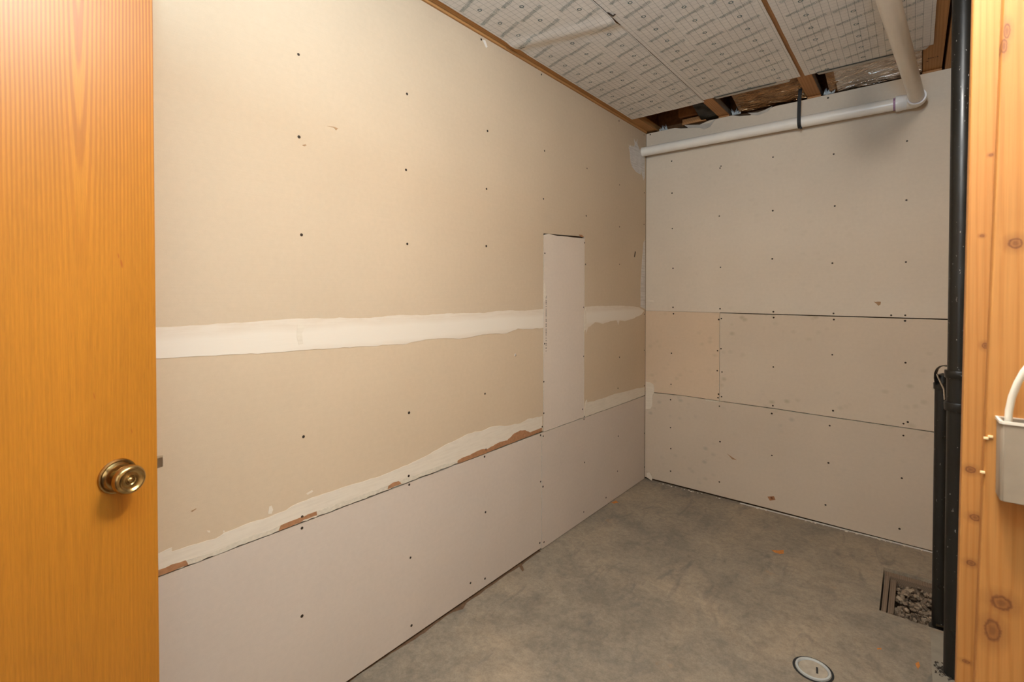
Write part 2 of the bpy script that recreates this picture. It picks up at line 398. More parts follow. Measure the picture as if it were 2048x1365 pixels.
sheet_l1 = prism('drywall_sheet', ragged([low1[3], low1[0]], .06, .0012, 9)[:-1]+[low1[0], low1[1], low1[2]], (-T, 0, 0), m_low, wl, m_core)
sheet_l2 = prism('drywall_sheet', [P2(-1.2125, .5885), P2(-1.2125, .004), P2(-.002, .003), P2(-.002, .576)], (-T, 0, 0), m_low, wl, m_core)
# joint compound and torn paper on the left wall
def lwall(pts, x): return [LW(p, 0.0)+Vector((x, 0, 0)) for p in pts]
def lplate(name, pts, x, mt, step=.02, amp=.0012, seed=1, parent=wl):
    q = ragged([LW(p) for p in pts], step, amp, seed)
    return prism(name, [v+Vector((x, 0, 0)) for v in q], (-x-.0004, 0, 0), mt, parent)
top = [(300, 655), (380, 652), (453, 647), (515, 644), (585, 638), (700, 636), (740, 636), (775, 633), (790, 631), (850, 631), (880, 628), (970, 626), (1010, 621), (1050, 622), (1087, 618)]
bot = [(1087, 656), (1060, 659), (1035, 658), (1020, 664), (1012, 668), (985, 668), (965, 670), (950, 673), (920, 678), (880, 677), (850, 680), (823, 684), (812, 690), (775, 690), (745, 693), (700, 695), (660, 697), (620, 700), (590, 703), (560, 705), (500, 708), (430, 712), (360, 715), (300, 717)]
lplate('joint_compound', bot[::-1]+top[::-1], .0011, m_comp, .018, .0016, 3)
lplate('joint_compound', [(1171, 614), (1195, 612), (1237, 612), (1262, 613), (1278, 615), (1288, 622), (1283, 629), (1265, 638), (1250, 643), (1239, 641), (1236, 650), (1233, 641), (1220, 643), (1205, 648), (1197, 645), (1190, 645), (1176, 656), (1171.5, 668)][::-1], .0011, m_comp, .018, .0016, 5)
low_top = [(316, 1107), (336, 1099), (343, 1096), (344, 1104), (380, 1091), (430, 1078), (441, 1072), (448, 1066), (470, 1058), (500, 1046), (540, 1034), (570, 1022), (583, 1013), (600, 1006), (625, 995), (660, 985), (700, 971), (720, 966), (770, 949), (815, 930), (850, 914), (890, 890), (910, 882), (935, 869), (950, 864), (965, 862), (980, 855), (1000, 852), (1010, 853), (1040, 847), (1055, 839), (1070, 836), (1084, 833)]
def jl(x, off=0): return (x, 1154+(x-317)*(864-1154)/(1083-317)+off)
lplate('joint_compound', [jl(316, -1), jl(700, -1), jl(1084, -1)]+low_top[::-1], .0011, m_comp2, .018, .0014, 6)
lplate('joint_compound', [(1171, 834), (1230, 813), (1289, 791), (1289, 775), (1270, 778), (1255, 783), (1240, 786), (1225, 790), (1210, 796), (1195, 800), (1188, 803), (1178, 804), (1171, 806)], .0011, m_comp2, .018, .0014, 8)
lplate('joint_compound', [(1290, 618), (1281, 614), (1281, 570), (1284, 520), (1287, 485), (1290, 480)], .0009, m_comp3, .03, .0008, 8)
lplate('joint_compound', [(a/12.41+1230, c/12.41+260) for a, c in ((325, 425), (352, 450), (345, 365), (378, 430), (390, 372), (420, 430), (440, 385), (462, 440), (492, 350), (470, 225), (520, 320), (555, 230), (545, 330), (600, 480), (735, 500), (735, 1180), (705, 1250), (672, 1120), (640, 1000), (636, 1110), (520, 1040), (430, 930), (390, 820), (370, 620), (355, 480))][::-1], .0013, m_comp3, .02, .0008, 2)
strip_hi = [(316, 1141), (370, 1121), (420, 1106), (500, 1074), (560, 1052), (632, 1023), (700, 999), (780, 970), (818, 955), (880, 932), (915, 922)]
lplate('exposed_gypsum_edge', [jl(317, -1), jl(600, -1), jl(915, -1)]+strip_hi[::-1], .0016, m_crumb, .012, .0022, 12)
for k, q in enumerate(([(316, 1153), (344, 1143), (377, 1130), (374, 1124), (370, 1121), (345, 1129), (316, 1141)],
          [(556, 1063), (574, 1056), (600, 1045), (608, 1040), (634, 1031), (632, 1023), (600, 1036), (561, 1051)],
          [(775, 978), (790, 973), (802, 968), (797, 962), (785, 966), (776, 973)],
          [(914, 928), (940, 919), (975, 905), (1010, 891), (1050, 876), (1083, 863), (1083, 856), (1060, 865), (1050, 861), (1040, 861), (1028, 868), (1014, 881), (1000, 884), (975, 898), (962, 899), (940, 910), (922, 917), (915, 922)])):
    lplate('torn_paper', q, .0019, m_torn, .012, .0012, 20+k)
lplate('joint_compound', [(1168, 830), (1170, 806), (1173, 800), (1175, 812), (1174, 826), (1171, 836)], .002, m_comp2, .01, .002, 31)
lplate('joint_compound', [(1168, 664), (1168.5, 626), (1171, 614), (1173, 640), (1174, 655)], .002, m_comp2, .01, .002, 32)
lplate('joint_compound', [(1088, 604), (1088, 566), (1090, 570), (1092, 590), (1090, 600)], .002, m_comp2, .01, .0015, 33)
lplate('joint_compound', [(593, 666), (594, 650), (603, 648), (610, 656), (603, 668), (606, 688), (597, 690), (593, 676)], .0016, m_comp2, .01, .001, 34)
lplate('torn_paper', [(1160, 473.5), (1158, 470), (1163, 470), (1168, 475)], .002, m_torn, .01, .001, 35)
# small scuffs
for k, (q, mt) in enumerate((([(654, 252), (668, 254), (676, 257), (672, 261), (668, 255.5)], m_scuff), ([(604, 290), (611, 289), (613, 291), (609, 292.5)], m_scuff),
        ([(1268, 514), (1270, 503), (1271.5, 504), (1269.5, 515)], m_ink), ([(382, 1023), (391, 1018), (393, 1018), (384, 1024)], m_scuff),
        ([(536, 1028), (538, 1014), (543, 1012), (546, 1020), (543, 1028)], m_comp2), ([(636, 698), (637, 692), (642, 690), (641, 697)], m_ink),
        ([(413, 1062), (420, 1062), (420, 1066), (416, 1065)], m_comp2), ([(612, 988), (624, 981), (626, 984), (615, 990)], m_comp2),
        ([(965, 80), (970, 80), (975, 94), (972, 96)], m_scuffw), ([(1028, 712), (1030, 707), (1032, 709), (1031, 713)], m_scuffw),
        ([(445, 1066), (447, 1060), (450, 1064)], m_comp2))):
    lplate('scuff_mark', q[::-1], .0009, mt, .05, .0002, 50+k)
# fine print down the left edge of the patch
bm = bmesh.new()
zt, zb = LW((1092, 592)).z, LW((1092, 702)).z; z = zt; yy0 = LW((1092, 650)).y
while z > zb:
    h = R.choice((.0035, .005, .007)); addbox(bm, (0, yy0-.004, z-h), (.0009, yy0+.004, z)); z -= h+R.choice((.003, .004, .009))
frombm('printed_line', bm, flat('grey_print', (.26, .22, .18), .8), patch)
# ------------------------------------------------------------------ back wall
wb = box('wall_back', (-.12, .0135, -.02), (1.75, .12, 2.378), m_back); tag(wb, 'back wall of four screwed drywall pieces under the white pipe', kind='structure')
def Q(x, z): return Vector((x, 0, z))
bz = [BW((1303, 786)), BW((1370, 793)), BW((1440, 803.5)), BW((1545, 818)), BW((1600, 826.5)), BW((1700, 841)), BW((1866, 865.5))]
lowtop = [Q(.002, bz[0].z)]+[Q(p.x, p.z) for p in bz[1:]]+[Q(1.74, bz[-1].z)]
xs = .4925
def bsheet(pts, mt): return prism('drywall_sheet', pts, (0, T, 0), mt, wb, m_core)
topz = 2.378
upper = [Q(.002, topz), Q(.002, 1.1665), Q(xs, 1.1665), Q(1.74, 1.1625)] + [Q(1.74, topz)]
wav = [(1.60, topz), (1.10, topz), (1.03, topz), (.90, topz-.001), (.80, topz-.0), (.72, topz-.012), (.66, topz-.022), (.60, topz-.014), (.56, topz), (.42, topz), (.36, topz-.014), (.30, topz-.022), (.24, topz-.012), (.20, topz), (.10, topz)]
sheet_bu = bsheet(upper[:4]+[Q(1.74, topz)]+[Q(a, c) for a, c in wav], m_bup)
def low_at(x):
    for p, q in zip(lowtop, lowtop[1:]):
        if p.x <= x <= q.x: return p.z+(q.z-p.z)*(x-p.x)/(q.x-p.x)
    return lowtop[-1].z if x > 1 else lowtop[0].z
sheet_bs = bsheet([Q(.002, 1.1650), Q(.002, low_at(.01)+.003)]+[Q(x, low_at(x)+.0042) for x in (.12, .25, .37)]+[Q(xs-.001, low_at(xs)+.0030), Q(xs-.001, 1.1650)], m_bml)
sheet_bm = bsheet([Q(xs+.001, 1.1615), Q(xs+.001, low_at(xs)+.0038)]+[Q(x, low_at(x)+.0042) for x in (.6, .8, 1.0, 1.2, 1.4, 1.6)]+[Q(1.74, low_at(1.7)+.0042), Q(1.74, 1.1565)], m_bmr)
jz = random.Random(5); hi = []
nx_ = 46
for k in range(nx_+1):
    x = 1.74-(1.738*k/nx_); hi.append(Q(x, low_at(max(.054, min(1.50, x)))+jz.uniform(-.0011, .0007)))
sheet_bl = bsheet([Q(.002, .014), Q(.7, .013), Q(1.2, .009), Q(1.74, .006)]+hi, m_blow)
def bplate(name, pts, mt, t=.0011, step=.02, amp=.001, seed=1):
    q = ragged([BW(p) for p in pts], step, amp, seed)
    return prism(name, [v-Vector((0, t, 0)) for v in q], (0, t+.0004, 0), mt, wb)
bplate('joint_compound', [(1291.5, 764), (1300, 765), (1307, 769), (1309, 778), (1308, 786), (1305, 792), (1305, 812), (1301, 818), (1291.5, 819)], m_comp2)
bplate('paper_tape_end', [(1294, 947), (1299, 945), (1305, 956), (1304, 962), (1294, 955)], m_comp2, .004)
bplate('torn_paper', [(1410, 799), (1425, 800.5), (1438, 803), (1437, 805), (1412, 802)], m_crumb, .002)
bplate('scuff_mark', [(1747, 603.5), (1751, 604.5), (1756, 603.5), (1762, 604), (1761, 609), (1757, 612.5), (1753, 608)], m_scuff, .0008, .02, .0004)
bplate('scuff_mark', [(1292, 601), (1297, 600), (1307, 601), (1309, 605), (1296, 603)], m_comp2, .0008)
bplate('scuff_mark', [(1454, 908), (1471, 919), (1474, 921), (1464, 919)], m_scuff, .0006)
bplate('scuff_mark', [(1535, 994), (1548, 993), (1551, 1000), (1540, 1002)], flat('rust_stain', (.35, .16, .07), .9), .0004)
# torn facing edge hanging over the top of the back wall
for (q) in ([(1368, 250), (1400, 250), (1420, 246), (1432, 238), (1420, 254), (1408, 259), (1400, 256), (1385, 256), (1377, 257)], [(1496, 226), (1520, 225), (1545, 213), (1535, 224), (1516, 231), (1503, 230)]):
    bplate('torn_facing_flap', q, m_lip, .0025, .02, .0008, 3)
# ------------------------------------------------------------------ screws
bm = bmesh.new(); addlathe(bm, [(-.0004, .0050), (.0007, .0046), (.0010, .0030), (.0006, .0014), (.0006, 0)], (0, 0, 0), (0, 0, 1), 10, 0, False)
sm = bpy.data.meshes.new('screw'); bm.to_mesh(sm); bm.free(); sm.materials.append(m_screw)
sm2 = sm.copy(); sm2.materials.clear(); sm2.materials.append(m_rust)
def screw(p, nrm, parent, me=sm, s=1.0):
    o = bpy.data.objects.new('screw', me); COL.objects.link(o); o.location = p
    o.rotation_euler = Vector(nrm).to_track_quat('Z', 'Y').to_euler(); o.scale = (s, s, s); o.parent = parent
LS = [(597,109),(598,274),(603,470),(814,188),(812,340),(814.5,488),(975,262),(973,378),(972.5,492.5),(1089,302),(1087,398),(1174,337),(1172.5,432),(1239,370),(1239,454),(1289,338),(1288.5,386),(1288,449),(1238,242),(1288,270),(962.5,79),(1083,149),(607,874),(818,826),(970,788),(1031,711),(1239,529),(1171,529),(1239,715),(1236,777),(1288.5,701),(1288.5,629),(1288.5,772),(1236.5,873),(1288.5,867),(1086.5,873),(604,1057),(604,1233),(821,1116),(823,1252),(818.5,970),(969,914),(970,1158),(941,1167),(971,1025),(1081,871),(1081,964),(1086,974),(1169,925.5),(1236.6,873),(1235,943),(1167.5,1024.6),(1288.6,934.7),(1079.5,1086.7),(1088,1085),(1212,996),(817,952.5),(604,1034),(971.5,899.5),(1084,854),(1117,139),(1168,839)]
PS = [(1169,486),(1167,615),(1167,713),(1165,819),(1089.5,507),(1089.5,595),(1089,688),(1087.5,827),(1087.5,764)]
def sheet_for(p):
    if p.z > ZJ: return sheet_u
    if p.z > ZL: return sheet_m1 if p.y < y0p else sheet_m2
    return sheet_l1 if p.y < -1.214 else sheet_l2
for p in LS:
    w = LW(p); screw(w+Vector((.0012 if p in ((817,952.5),(604,1034),(971.5,899.5),(1084,854)) else 0, 0, 0)), (1, 0, 0), sheet_for(w), s=R.uniform(.85, 1.1))
for p in PS: screw(LW(p), (1, 0, 0), patch, s=.9)
BS = [(1300.5,269.5),(1408,250),(1524,225),(1656,196),(1343.4,322.5),(1440,336.5),(1442,332.5),(1546,314.5),(1344,386.5),(1438.5,432.5),(1545.5,421.7),(1344.5,457.4),(1667.4,308.5),(1814,282.3),(1812.8,400.6),(1669.5,412.3),(1346,537),(1441,535),(1544.5,518),(1346,615),(1347,628),(1440,618),(1442.7,637.5),(1437.5,639.5),(1546.7,624),(1547.3,635.7),(1664.8,526.7),(1811.8,524.5),(1667,627.3),(1667.7,639.7),(1782.4,631),(1810.5,631),(1810,642),
(1343,707),(1342,769),(1434.5,742),(1444,744.6),(1435,702),(1442,698),(1437,789),(1436,796),(1443,794),(1438.7,813),(1546.6,734.5),(1545.7,812),(1543.5,827.7),(1341,800),(1341,856),(1664.5,710),(1811,726),(1666,822),(1659.4,852),(1807,848),(1806.8,871.7),(1815.5,844.7),(1440,884),(1341.5,898),(1341,943),(1438.6,964.6),(1543.7,911.7),(1656.9,926.5),(1803.6,957),(1651,1010.6),(1799,1058.4)]
for p in BS:
    w = BW(p); par = sheet_bu if w.z > 1.164 else (sheet_bl if w.z < low_at(w.x)+.002 else (sheet_bs if w.x < xs else sheet_bm))
    screw(w, (0, -1, 0), par, s=R.uniform(.85, 1.1))
screw(BW((1543.4, 996.8)), (0, -1, 0), sheet_bl, sm2, 1.4)
# ------------------------------------------------------------------ floor with the open pit
PX0, PX1, PY0, PY1 = 1.333, 1.70, -.722, -.318
bm = bmesh.new()
xsl = [-.12, PX0, PX1, 2.75]; ysl = [-3.75, PY0, PY1, .12]
V = {}
for i, x in enumerate(xsl):
    for j, y in enumerate(ysl):
        for k, z in enumerate((0.0, -.10)): V[i, j, k] = bm.verts.new((x, y, z))
for i in range(3):
    for j in range(3):
        if i == 1 and j == 1: continue
        bm.faces.new((V[i, j, 0], V[i+1, j, 0], V[i+1, j+1, 0], V[i, j+1, 0]))
        bm.faces.new((V[i, j, 1], V[i, j+1, 1], V[i+1, j+1, 1], V[i+1, j, 1]))
for a, c in (((1, 1), (2, 1)), ((2, 1), (2, 2)), ((2, 2), (1, 2)), ((1, 2), (1, 1))):
    bm.faces.new((V[a[0], a[1], 0], V[c[0], c[1], 0], V[c[0], c[1], 1], V[a[0], a[1], 1]))
fl = frombm('floor', bm, m_conc); tag(fl, 'mottled grey concrete floor with an open gravel pit', kind='structure')
def fplate(name, pts, mt, t=.0012, step=.02, amp=.002, seed=1, parent=fl):
    q = ragged([FL(p) for p in pts], step, amp, seed)
    return prism(name, [v+Vector((0, 0, t)) for v in q], (0, 0, -t-.0002), mt, parent)
prism('concrete_strip', [Vector((1.488, -2.0, .0015)), Vector((1.60, -2.0, .0015)), Vector((1.60, PY0-.02, .0015)), Vector((1.49, PY0-.02, .0015))], (0, 0, -.0017), m_conc2, fl)
pts = [(690, 1372), (720, 1349), (780, 1310), (850, 1266), (870, 1249), (897, 1229), (905, 1225), (925, 1219), (933, 1207), (945, 1199), (962, 1187), (1010, 1152), (1030, 1140), (1038, 1134), (1045, 1144), (1049, 1141), (1044, 1131), (1052, 1124), (1075, 1107), (1082, 1103), (1078, 1100), (700, 1358)]
fplate('adhesive_residue', pts, m_resid, .0008, .02, .002, 3)
for k, q in enumerate(([(1543, 1101), (1556, 1102), (1567, 1101), (1568, 1108), (1560, 1109), (1548, 1105)], [(1831, 1328), (1837, 1324), (1840, 1332), (1836, 1341)], [(1222, 1006), (1232, 1002), (1237, 1006), (1228, 1008)], [(1754, 1297), (1763, 1297), (1763, 1300), (1755, 1300)])):
    fplate('rust_spot', q, m_orange, .0006, .006, .001, 60+k)
# loose crumbs along the back wall
bm = bmesh.new()
for k in range(46):
    x = R.uniform(.05, 1.48); s = R.uniform(.002, .006)
    mm = Matrix.Translation((x, R.uniform(-.022, -.006), s*.5)) @ Matrix.Rotation(R.uniform(0, 3), 4, 'Z') @ Matrix.Diagonal((s*1.6, s, s*.6, 1))
    bmesh.ops.create_icosphere(bm, subdivisions=1, radius=1, matrix=mm)
tag(frombm('plaster_crumbs', bm, m_comp2), 'white plaster crumbs scattered along the foot of the back wall', 'crumbs', kind='stuff')
bm = bmesh.new()
addbox(bm, (.62, -.010, .0002), (1.70, -.001, .004))
frombm('plaster_bead', bm, m_comp3, fl)
# pit framing boards
fr = empty('pit_form_frame', (1.36, -.52, -.04))
tag(fr, 'weathered form boards lining the square gravel pit in the floor', 'frame')
keep(prism('form_board', [Vector((1.337, -.345, -.004)), Vector((1.69, -.338, -.004)), Vector((1.69, -.375, -.006)), Vector((1.34, -.382, -.006))], (0, 0, -.055), m_form), fr)
keep(prism('form_board', [Vector((1.340, -.715, -.005)), Vector((1.340, -.385, -.005)), Vector((1.357, -.385, -.005)), Vector((1.355, -.715, -.005))], (0, 0, -.05), m_form), fr)
keep(prism('form_board', [Vector((1.359, -.700, -.012)), Vector((1.361, -.392, -.012)), Vector((1.382, -.392, -.012)), Vector((1.378, -.690, -.012))], (0, 0, -.045), m_form), fr)
box('pit_bottom', (PX0-.02, PY0-.02, -.12), (PX1+.02, PY1+.02, -.085), m_dirt, fl)
def stone(bm, c, s, rr):
    mm = Matrix.Translation(c) @ Matrix.Rotation(rr.uniform(0, 6), 4, Vector((rr.uniform(-1, 1), rr.uniform(-1, 1), 1)).normalized()) @ Matrix.Diagonal((s*rr.uniform(.9, 1.5), s*rr.uniform(.7, 1.1), s*rr.uniform(.5, .8), 1))
    q = bmesh.ops.create_icosphere(bm, subdivisions=1, radius=1, matrix=mm)
    for v in q['verts']: v.co += Vector((rr.uniform(-1, 1), rr.uniform(-1, 1), rr.uniform(-1, 1)))*s*.16
bm = bmesh.new(); rr = random.Random(3)
for k in range(820):
    x, y = rr.uniform(1.385, 1.69), rr.uniform(-.712, -.385); s = rr.choice((.005, .007, .009, .012))
    stone(bm, (x, y, rr.uniform(-.060, -.016)+.008*noise.noise((x*9, y*9, 0))), s, rr)
tag(frombm('gravel', bm, m_grav), 'grey brown gravel filling the open pit in the floor', 'gravel', kind='stuff')
bm = bmesh.new(); rr = random.Random(8)
for k in range(190):
    a, d = rr.uniform(0, 6.28), .031+.028*rr.random()**2; s = rr.choice((.0015, .002, .003, .004))
    stone(bm, (1.548+d*math.cos(a), -.985+d*math.sin(a), s*.5+.0015), s, rr)
tag(frombm('rubble', bm, flat('dark_rubble', (.06, .045, .032), .9, var=.7, sc=40)), 'dark rubble heaped round the foot of the taller black pipe', 'rubble', kind='stuff')
# crumpled black plastic in the pit beside the short pipe
bm = bmesh.new(); rr = random.Random(5)
for k in range(16):
    c = Vector((1.525+rr.uniform(-.03, .05), -.700+rr.uniform(-.03, .015), rr.uniform(-.045, .01)))
    q = [bm.verts.new(c+Vector((rr.uniform(-.02, .02), rr.uniform(-.012, .012), rr.uniform(-.012, .018)))) for _ in range(4)]
    for tri in ((0, 1, 2), (1, 2, 3), (0, 2, 3)):
        bm.faces.new([q[i] for i in tri])
o = frombm('crumpled_plastic', bm, m_poly); sd = o.modifiers.new('s', 'SOLIDIFY'); sd.thickness = .001
tag(o, 'crumpled black plastic stuffed round the foot of the short pipe', 'plastic')
# floor cleanout
cc = FL((1626, 1340)); cl = empty('floor_cleanout', (cc.x, cc.y, 0)); tag(cl, 'round white floor cleanout with a slotted tan plug', 'drain')
O = (0, 0, 0)
lathe('hole_edge', [(-.002, .062), (.0008, .061), (.0006, .054), (-.002, .054)], O, (0, 0, 1), m_dark, cl, 32, False)
lathe('ring', [(0, .0525), (.005, .052), (.0062, .050), (.0062, .0465), (.004, .0445), (.0, .0436)], O, (0, 0, 1), m_ring, cl, 40, False)
lathe('plug', [(-.001, .0436), (.002, .042), (.0025, .03), (.003, 0)], O, (0, 0, 1), m_cap, cl, 32, False)
sl = box('slot', (-.003, -.016, .0025), (.003, .016, .0036), m_dark, cl); sl.rotation_euler.z = .15; sl.location = (.012, .0, 0)
# ------------------------------------------------------------------ ceiling: deck, I-joists, facing sheets
ce = box('ceiling', (-.12, -3.75, 2.645), (2.75, .22, 2.67), m_deck); tag(ce, 'open joist ceiling closed below with printed white facing sheets', kind='structure')
box('rim_board', (-.1, .125, 2.39), (1.75, .15, 2.645), m_web, ce)
def ijoist(x0, x1, mt=m_joist, y0=-3.7, zb=2.3925):
    f = box('joist', (x0, y0, zb), (x1, .124, 2.43), mt, ce, .0015)
    xm = (x0+x1)/2
    if x0 > 0: box('flange_edge', (x1-.0004, y0, zb+.004), (x1+.0006, .124, 2.429), m_grey, f)
    box('joist_web', (xm-.005, y0, 2.43), (xm+.005, .124, 2.61), m_web, f)
    box('top_flange', (x0, y0, 2.61), (x1, .124, 2.645), mt, f)
    return f
ijoist(-.0125, .072, m_joist2, -3.7, 2.3925); box('ledger_strip', (-.0125, -3.7, 2.3806), (.007, .0, 2.3924), m_joist2, ce); ijoist(.474, .536); ijoist(.954, 1.020); ijoist(1.956, 2.02)
box('joist', (1.452, -3.7, 2.3925), (1.525, .124, 2.62), m_joist2, ce, .001)
for (a, c) in ((.474, .536), (.954, 1.020), (1.452, 1.525)): box('plate', (a, .014, 2.3785), (c, .12, 2.3925), m_joist, ce)
box('blocking', (.235, -.03, 2.43), (.352, .0, 2.62), m_web, ce); box('blocking', (.25, .0, 2.385), (.40, .10, 2.42), m_joist, ce)
# facing sheets (slightly bellied) with their printed marks
def sheetmesh(name, x0, x1, yb, yf, mt, parent, crease=None, seed=0, z0=2.3885, step=.03):
    nx = max(2, int((x1-x0)/step)); ny = int((yb-yf)/step); vs = []; fs = []
    for j in range(ny+1):
        for i in range(nx+1):
            u = i/nx; x = x0+(x1-x0)*u; y = yb+(yf-yb)*j/ny
            if callable(x0): pass
            z = z0-.0012*math.sin(math.pi*u)*(.6+.5*noise.noise((x*3+seed, y*2.2, seed)))-.0006
            ed = .0012*noise.noise((y*9, seed, 1.5))
            xx = x+(ed if i in (0, nx) else 0)
            if crease: z -= crease(x, y)
            yy = y+(.004*noise.noise((x*14, seed, 3)) if j == 0 else 0)
            vs.append((xx, yy, z))
    for j in range(ny):
        for i in range(nx):
            a = j*(nx+1)+i; fs.append((a, a+nx+1, a+nx+2, a+1))
    me = bpy.data.meshes.new(name); me.from_pydata(vs, [], fs); me.update()
    for p in me.polygons: p.use_smooth = True
    o = link(name, me, mt, parent); s = o.modifiers.new('s', 'SOLIDIFY'); s.thickness = .0012; s.offset = -1; s.use_rim = False
    return o
def crA(x, y):
    yc = -1.44+.10*(x-.25)/.2*.5
    return .008*math.exp(-((y-yc)/.03)**2)-.004*math.exp(-((y-yc-.06)/.03)**2)
GL = [[(0,0),(0,1),(1,1),(1,.55),(.35,.5),(.35,0),(0,0)], [(.5,0),(.1,.2),(0,.5),(.1,.8),(.5,1),(.9,.8),(1,.5),(.9,.2),(.5,0),(.5,.3),(.35,.5),(.5,.7),(.65,.5),(.5,.3)],
      [(0,0),(.35,1),(.65,1),(1,0),(.7,0),(.6,.3),(.4,.3),(.3,0),(0,0)], [(0,0),(0,1),(.3,1),(.7,.45),(.7,1),(1,1),(1,0),(.7,0),(.3,.55),(.3,0),(0,0)],
      [(0,0),(0,1),(1,1),(1,.7),(.35,.7),(.35,.6),(.8,.6),(.8,.35),(.35,.35),(.35,.3),(1,.3),(1,0),(0,0)], [(1,.2),(.5,0),(.1,.2),(0,.5),(.1,.8),(.5,1),(1,.8),(.8,.6),(.5,.7),(.3,.5),(.5,.3),(.8,.4),(1,.2)],
      [(.3,0),(.3,.7),(0,.7),(0,1),(1,1),(1,.7),(.7,.7),(.7,0),(.3,0)], [(0,1),(.3,1),(.3,.35),(.7,.35),(.7,1),(1,1),(1,.1),(.8,0),(.2,0),(0,.1),(0,1)]]
def prints(parent, cols, yb, yf, zf, seed, skip=None):
    rr = random.Random(seed); bt = bmesh.new(); bc = bmesh.new()
    dx = Vector((.945, -.327, 0)); dy = Vector((.327, .945, 0))
    def rib(bm, pts, w, z):
        for a, c in zip(pts, pts[1:]):
            t = (c-a); L = t.length
            if L < 1e-6: continue
            s = Vector((-t.y, t.x, 0))/L*w*.5
            q = [a-s, a+s, c+s, c-s]
            bm.faces.new([bm.verts.new((v.x, v.y, z(v.x, v.y))) for v in q])
    for ci, cx in cols:
        ph = .01 if ci % 2 == 0 else .094
        k = int(math.floor((yb-ph)/.12))
        y = ph+k*.12-.0
        while y > yf+.05:
            if y < yb-.012 and not (skip and skip(cx, y)):
                c0 = Vector((cx, y, 0)); lens = [c0+Vector((.0075*math.cos(a*.5236), .0075*math.sin(a*.5236), 0)) for a in range(13)]
                rib(bc, lens, .0032, zf)
            yt = y-.06
            if yt < yb-.03 and not (skip and skip(cx, yt)):
                word = [3, 1, 2, 4, 6, 5, 1, 7, 0, 2, 6, 4]
                p0 = Vector((cx, yt, 0))-dx*.066-dy*.007
                for li, gi in enumerate(word):
                    o = p0+dx*(li*.0111)
                    rib(bt, [o+dx*(a*.0092)+dy*(c*.0155) for a, c in GL[gi]], .0010, zf)
            y -= .12
    a = frombm('printed_lettering', bt, m_print, parent); b2 = frombm('printed_circles', bc, m_print2, parent)
    a['kind'] = 'stuff'; b2['kind'] = 'stuff'
def zfun(x0, x1, seed, crease=None):
    def f(x, y):
        u = (x-x0)/(x1-x0)
        return 2.3885-.0012*math.sin(math.pi*u)*(.6+.5*noise.noise((x*3+seed, y*2.2, seed)))-.0006-(crease(x, y) if crease else 0)-.0017
    return f
sa = sheetmesh('facing_sheet', .040, .4885, -.300, -3.68, m_face, ce, crA, 1)
sb = sheetmesh('facing_sheet', .4915, .9755, -.333, -3.68, m_face, ce, None, 2)
sc_ = sheetmesh('facing_sheet', .9925, 1.4855, -.328, -3.68, m_face, ce, None, 3)
prints(sa, [(0, .117), (1, .258), (2, .419)], -.300, -3.6, zfun(.040, .4885, 1, crA), 1, lambda x, y: abs(y+1.44) < .035)
prints(sb, [(1, .590), (0, .738), (1, .885)], -.333, -3.6, zfun(.4915, .9755, 2), 2)
prints(sc_, [(0, 1.09), (1, 1.237), (0, 1.385)], -.328, -3.6, zfun(.9925, 1.4855, 3), 3)
for (a, c, y) in ((.555, .93, -.331), (1.045, 1.47, -.327)):
    prism('folded_edge', [Vector((a, y-.004, 2.3835)), Vector((c, y-.002, 2.3835)), Vector((c-.01, y+.022, 2.3825)), Vector((a+.006, y+.018, 2.3825))], (0, 0, .0008), m_lip, ce)
    prism('dark_edge', [Vector((a, y-.014, 2.3828)), Vector((c-.06, y-.012, 2.3828)), Vector((c-.07, y-.004, 2.3825)), Vector((a, y-.005, 2.3825))], (0, 0, .0006), m_green, ce)
prism('torn_slit', [FL(p, 2.3835) for p in ((1039, 99), (1048, 93.5), (1060, 88), (1048, 95.5))], (0, 0, .0005), m_green, sa)
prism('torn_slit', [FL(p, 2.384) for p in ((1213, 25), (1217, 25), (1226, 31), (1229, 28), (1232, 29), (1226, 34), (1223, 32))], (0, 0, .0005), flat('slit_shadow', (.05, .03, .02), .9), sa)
# foil and film in the open bays
def crumple(name, x0, x1, ya, za, yb, zb, mt, amp, seed, nx=26, ny=22):
    vs, fs = [], []
    for j in range(ny+1):
        for i in range(nx+1):
            u, v = i/nx, j/ny; x = x0+(x1-x0)*u; y = ya+(yb-ya)*v; z = za+(zb-za)*v
            q = noise.noise((x*9+y*14, y*34-x*12, seed))+.45*noise.noise((x*22+y*20, y*70-x*20, seed+4))
            vs.append((x, y+amp*.3*q, z+amp*q*(1 if j < ny else .4)))
    for j in range(ny):
        for i in range(nx): a = j*(nx+1)+i; fs.append((a, a+1, a+nx+2, a+nx+1))
    me = bpy.data.meshes.new(name); me.from_pydata(vs, [], fs); me.update()
    return link(name, me, mt, ce, True)
crumple('foil_facing', .60, .953, -.42, 2.50, .012, 2.388, m_foils[1], .007, 1)
crumple('foil_facing', 1.10, 1.449, -.42, 2.47, .012, 2.386, m_foil, .008, 7)
crumple('foil_facing', 1.062, 1.11, -.42, 2.48, .012, 2.388, m_foils[1], .005, 3, 8)
crumple('plastic_film', .372, .473, -.40, 2.50, .012, 2.388, m_poly, .006, 9, 10)
bm = bmesh.new(); rr = random.Random(11)
for (cx, cz) in ((.115, 2.382), (.575, 2.382), (1.052, 2.384)):
    for k in range(14):
        a = rr.uniform(-.9, .9); L = rr.uniform(.012, .042); x = cx+rr.uniform(-.02, .03); y = -.004+rr.uniform(-.004, .01)
        t = [bm.verts.new(p) for p in ((x-.005, y, cz-.004), (x+.006, y, cz-.003), (x+math.sin(a)*L*.6, y+rr.uniform(-.006, .006), cz+math.cos(a)*L))]
        bm.faces.new(t)
o = frombm('frayed_plastic', bm, m_fluff, ce); o['kind'] = 'stuff'
